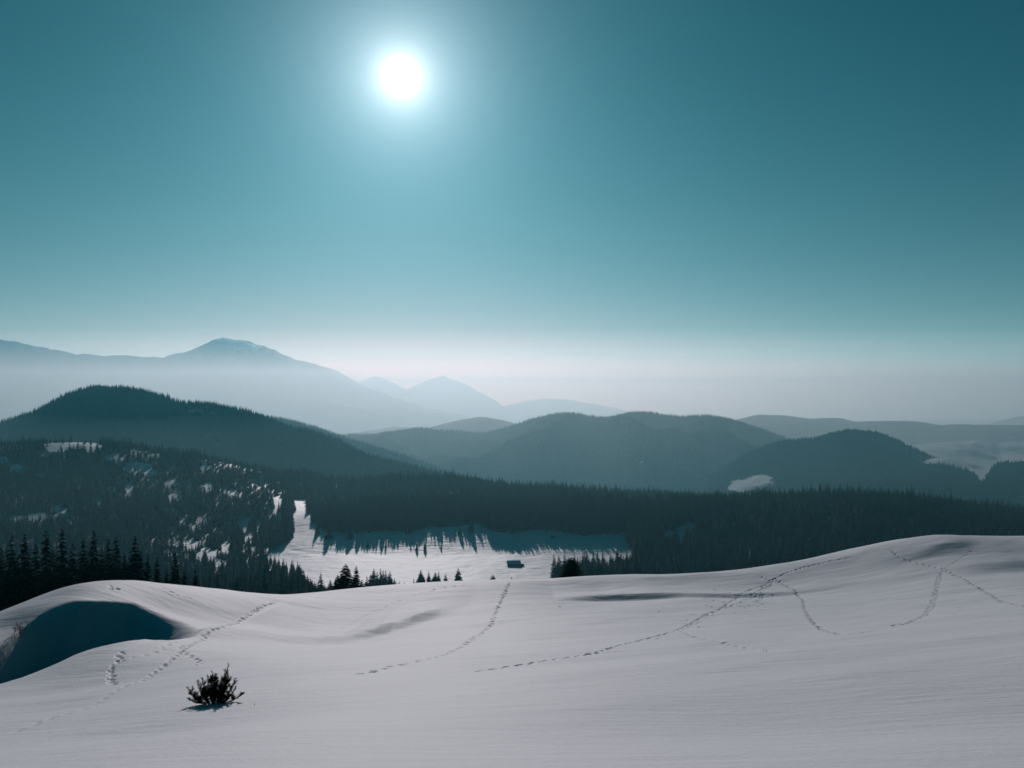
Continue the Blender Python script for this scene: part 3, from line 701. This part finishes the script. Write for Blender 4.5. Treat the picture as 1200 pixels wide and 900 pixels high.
for name, label, sel in (('conifer_forest', 'patchy spruce forest with snowy gaps on the left hillside', px < 345),
                         ('conifer_forest', 'spruce forest belt around and behind the open meadow', (px >= 345) & (px < 780)),
                         ('conifer_forest', 'dense dark spruce forest on the right-hand ridge', px >= 780)):
    s = rest[sel[rest]]
    forest(name, label, x[s], y[s], z[s] - .4, hgt[s], 1.2)
print('forest', len(rest))
def hill_forest(gd, label, n, d, hmean, wide=1.15, thr=.25, front_only=True):
    Xg, Yg, Zg, opn, Vg = gd; m = (Vg[:, 0] < .08)
    x, y, z = sample(Xg[m], Yg[m], Zg[m], n); idx = thin(x, y, d); x, y, z = x[idx], y[idx], z[idx]
    # nearest openness
    px, py = proj(x, y, z); cols = Xg.shape[1]
    pj = (x / y * F + 600 - (Xg[0, 0] / Yg[0, 0] * F + 600)) / ((Xg[0, 1] / Yg[0, 1] - Xg[0, 0] / Yg[0, 0]) * F); pj = np.clip(np.round(pj).astype(int), 0, cols - 1)
    colY = Yg[:, pj]; ri = np.argmin(np.abs(colY - y[None, :]), axis=0)
    ok = (opn[ri, pj] < thr) & (px > -40) & (px < 1240)
    x, y, z = x[ok], y[ok], z[ok]
    h = np.clip(hmean * (1 + .35 * fbm(x / 150, y / 150, 3, 2) * 2) + rng.normal(0, hmean * .15, len(x)), 4, 26)
    forest('hillside_forest', label, x, y, z - .5, h, wide); print('hill', len(x))
hill_forest(g4, 'dense forest covering the dark hill with a pointed summit', 120000, 7.5, 14)
hill_forest(g4b, 'forest on the hazy spur behind the left hill', 30000, 9, 14)
hill_forest(g5, 'forest covering the long hazy range', 120000, 12, 15, 1.5)
hill_forest(g5b, 'forest covering the rounded hill on the right', 90000, 9, 13, 1.4)
hill_forest(g6s, 'forest below the open snowy hill at the right edge', 60000, 10, 14, 1.4)

# ------------------------------------------------------------------ hut on the meadow
def bmobj(name, bm, mats, parent=None, smooth=False):
    me = bpy.data.meshes.new(name); bm.to_mesh(me); bm.free()
    for m_ in mats: me.materials.append(m_)
    if smooth: me.polygons.foreach_set('use_smooth', [True] * len(me.polygons))
    return link(name, me, parent)
def box(bm, x0, x1, y0, y1, z0, z1):
    v = [bm.verts.new(p) for p in ((x0,y0,z0),(x1,y0,z0),(x1,y1,z0),(x0,y1,z0),(x0,y0,z1),(x1,y0,z1),(x1,y1,z1),(x0,y1,z1))]
    for f in ((3,2,1,0),(4,5,6,7),(0,1,5,4),(1,2,6,5),(2,3,7,6),(3,0,4,7)): bm.faces.new([v[i] for i in f])
ph = None
for Yy in np.arange(640, 800, 1.0):
    p = at(602, 664, Yy)
    if H1(p[0], p[1]) > p[2]: ph = p; break
if ph is None: ph = at(602, 664, 700)
hut = bpy.data.objects.new('alpine_hut', None); C.objects.link(hut); hut.location = (ph[0], ph[1] + 3, H1(ph[0], ph[1] + 3) - .5); hut.rotation_euler = (0, 0, .12); hut.scale = (.85, .85, .85)
tag(hut, 'low alpine hut with a snow-covered gable roof on the open meadow', 'hut')
bm = bmesh.new()
prof = [(-3.5, 0), (3.5, 0), (3.5, 3.2), (0, 5.4), (-3.5, 3.2)]
a = [bm.verts.new((-6.5, q[0], q[1])) for q in prof]; b = [bm.verts.new((6.5, q[0], q[1])) for q in prof]
bm.faces.new(a); bm.faces.new(b[::-1])
for i in range(5): bm.faces.new([a[i], b[i], b[(i + 1) % 5], a[(i + 1) % 5]])
bmesh.ops.recalc_face_normals(bm, faces=bm.faces); bmobj('wall', bm, [m_wall], hut)
for s in (-1, 1):
    bm = bmesh.new(); e = [(0, 5.45), (s * 4.3, 2.75), (s * 4.3, 3.25), (0, 6.05)]
    a = [bm.verts.new((-7.2, q[0], q[1])) for q in e]; b = [bm.verts.new((7.2, q[0], q[1])) for q in e]
    bm.faces.new(a); bm.faces.new(b[::-1])
    for i in range(4): bm.faces.new([a[i], b[i], b[(i + 1) % 4], a[(i + 1) % 4]])
    bmesh.ops.recalc_face_normals(bm, faces=bm.faces); bmobj('roof', bm, [m_snow], hut)
bm = bmesh.new(); box(bm, 2.0, 2.9, -3.58, -3.5, .5, 2.5); bmobj('door', bm, [m_bark], hut)
for xx in (-4, -1):
    bm = bmesh.new(); box(bm, xx, xx + .9, -3.57, -3.5, 1.4, 2.3); bmobj('window', bm, [m_bark], hut)
bm = bmesh.new(); box(bm, 6.503, 10.5, -2.4, 2.4, 0, 2.3); lean = bmobj('annex', bm, [m_wall], hut)
bm = bmesh.new(); box(bm, 6.51, 10.9, -2.8, 2.8, 2.303, 2.75); bmobj('annex_roof', bm, [m_snow], hut)

# ------------------------------------------------------------------ shrubs and tufts in the foreground
def ontree(bm, p0, p1, r0, r1, n=4):
    d = (p1 - p0); q = d.to_track_quat('Z', 'Y'); A_ = []
    for p, r in ((p0, r0), (p1, r1)):
        A_.append([bm.verts.new(p + q @ Vector((r * math.cos(2 * PI * k / n), r * math.sin(2 * PI * k / n), 0))) for k in range(n)])
    for k in range(n): bm.faces.new([A_[0][k], A_[0][(k + 1) % n], A_[1][(k + 1) % n], A_[1][k]])
def juniper(loc, s):
    R = random.Random(5); root = bpy.data.objects.new('juniper_bush', None); C.objects.link(root); root.location = loc; root.scale = (s, s, s)
    tag(root, 'dark ragged juniper bush standing alone on the near snow slope', 'bush')
    # leaders: (azimuth-x, lean, height)
    lead = [(.34, .05, 1.02),(.22, .1, .80),(.42, -.1, .72),(.50,.1,.62),(.05, 0, .78),(-.08, .1, .80),(-.2, -.05, .74),(-.34, .05, .66),(-.46, 0, .60),(-.66, 0, .44),(.62, .05, .40),(.30,-.25,.55),(0,-.3,.5),(-.25,-.3,.45),(.1,.35,.6),(-.1,.35,.55),(-.72,-.1,.16),(.78,-.05,.30),(-.5,-.25,.25),(.5,-.3,.28),(.15,-.1,.62),(-.15,.2,.6),(.36,.2,.66)]
    def shoot(pts, bm, fb, r0, dens, bare_to):
        n = len(pts) - 1
        for k in range(1, n + 1):
            t = k / n; ontree(bm, pts[k - 1], pts[k], r0 * (1.06 - t) + .002, r0 * (1.0 - t) + .002)
            if t < bare_to: continue
            for _ in range(dens):
                o_ = pts[k - 1].lerp(pts[k], R.random()); a = R.uniform(0, 2 * PI); ln = R.uniform(.03, .10) * (1.2 - .6 * t)
                ax = (pts[k] - pts[k - 1]).normalized(); d = (ax * R.uniform(.4, 1.2) + Vector((math.cos(a), math.sin(a), R.uniform(-.1, .6)))).normalized(); e = o_ + d * ln
                for j in range(11):
                    c = o_.lerp(e, (j + .5) / 10); dd = (d * .8 + Vector((R.gauss(0, .7), R.gauss(0, .7), R.gauss(.1, .6)))).normalized()
                    l2 = R.uniform(.014, .032); sd_ = dd.cross(Vector((R.random(), R.random(), R.random()))).normalized() * R.uniform(.003, .0065)
                    fb.faces.new([fb.verts.new(c - sd_), fb.verts.new(c + sd_), fb.verts.new(c + dd * l2)])
    for lx, ly, hz in lead:
        bm = bmesh.new(); fb = bmesh.new(); n = 10; pts = [Vector((lx * .2, ly * .2, -.08))]; wob = Vector((0, 0, 0))
        for k in range(1, n + 1):
            t = k / n; wob += Vector((R.uniform(-.018, .018), R.uniform(-.018, .018), 0))
            pts.append(Vector((lx * (.2 + .8 * t ** .62), ly * (.2 + .8 * t ** .62), hz * t ** 1.4)) + wob)
        shoot(pts, bm, fb, .014, 14, .28 if hz > .3 else .1)
        for _ in range(7 if hz > .4 else 4):
            k = R.randint(2, 8); p0 = pts[k]; a = R.uniform(0, 2 * PI); ln = R.uniform(.12, .30) * (1.1 - k / 14)
            tip = p0 + Vector((math.cos(a) * ln * .75, math.sin(a) * ln * .75, ln * R.uniform(.3, 1.0)))
            sp = [p0.lerp(tip, q / 4) + Vector((R.uniform(-.01, .01), R.uniform(-.01, .01), .03 * (q / 4) ** 2)) for q in range(5)]
            shoot(sp, bm, fb, .006, 9, 0)
        b_ = bmobj('branch', bm, [m_twig], root); bmobj('foliage', fb, [m_juni], b_)
def bare(name, loc, s, n, seed, label, spread=.6, depth=3, cat='shrub'):
    R = random.Random(seed); bm = bmesh.new()
    def grow(p, d, ln, r, k):
        e = p + d * ln; ontree(bm, p, e, r, r * .6, 3)
        if k == 0: return
        for _ in range(3):
            dd = (d + Vector((R.gauss(0, .42), R.gauss(0, .42), R.uniform(0, .25)))).normalized(); grow(p.lerp(e, R.uniform(.55, 1)), dd, ln * R.uniform(.55, .8), r * .6, k - 1)
    for _ in range(n):
        a = R.uniform(0, 2 * PI); d = Vector((math.cos(a) * spread * R.random() ** .5, math.sin(a) * spread * R.random() ** .5, 1)).normalized()
        grow(Vector((R.uniform(-.15, .15), R.uniform(-.15, .15), -.06)), d, R.uniform(.28, .45), .009, depth)
    o = bmobj(name, bm, [m_twig]); o.location = loc; o.scale = (s, s, s); tag(o, label, cat); return o
q = hit(251, 824); juniper(Vector(q), q[1] * 65 / F / 1.5)
q = hit(20, 752); bare('bare_shrub', q, q[1] * 30 / F / 1.25, 12, 3, 'leafless twiggy shrub on the shaded slope at the far left edge')
q = hit(5, 765); bare('bare_shrub', q, q[1] * 12 / F / 1.2, 6, 9, 'small leafless twigs just below the leafless shrub at the left edge')
q = hit(299, 828); bare('grass_tuft', q, .17, 3, 4, 'tiny dry stalks poking from the snow right of the juniper bush', .5, 1, 'grass tuft')
q = hit(897, 764); bare('dead_twig', q, .35, 3, 6, 'small dark twig lying on open snow right of centre', 1.6, 1, 'twig')

# ------------------------------------------------------------------ haze
def volbox(name, lo, hi, density, label, color=(.50, .86, .96), g=.5):
    bm = bmesh.new(); box(bm, lo[0], hi[0], lo[1], hi[1], lo[2], hi[2])
    m_ = bpy.data.materials.new(name + '_air'); m_.use_nodes = True; t = m_.node_tree; t.nodes.clear()
    v = t.nodes.new('ShaderNodeVolumePrincipled'); v.inputs['Density'].default_value = density; v.inputs['Color'].default_value = (*color, 1); v.inputs['Anisotropy'].default_value = g
    oo = t.nodes.new('ShaderNodeOutputMaterial'); t.links.new(v.outputs[0], oo.inputs['Volume'])
    return tag(bmobj(name, bm, [m_]), label, kind='stuff')
volbox('haze', (-17000, -3000, -720), (17000, 16500, 745), 6.0e-5, 'thin bluish haze filling the air over the valleys', (.19, .79, .96))
volbox('valley_mist', (-16700, 2900, -710), (16700, 16200, 225), 2.1e-4, 'bright low mist filling the valleys and veiling the feet of the far mountains', (1.0, .95, .95), .6)
volbox('valley_mist', (-6000, 480, -709), (6000, 2899, -62), 6.5e-5, 'thin blue veil of mist lying low over the near meadow and woods', (.62, .93, 1.0), .5)
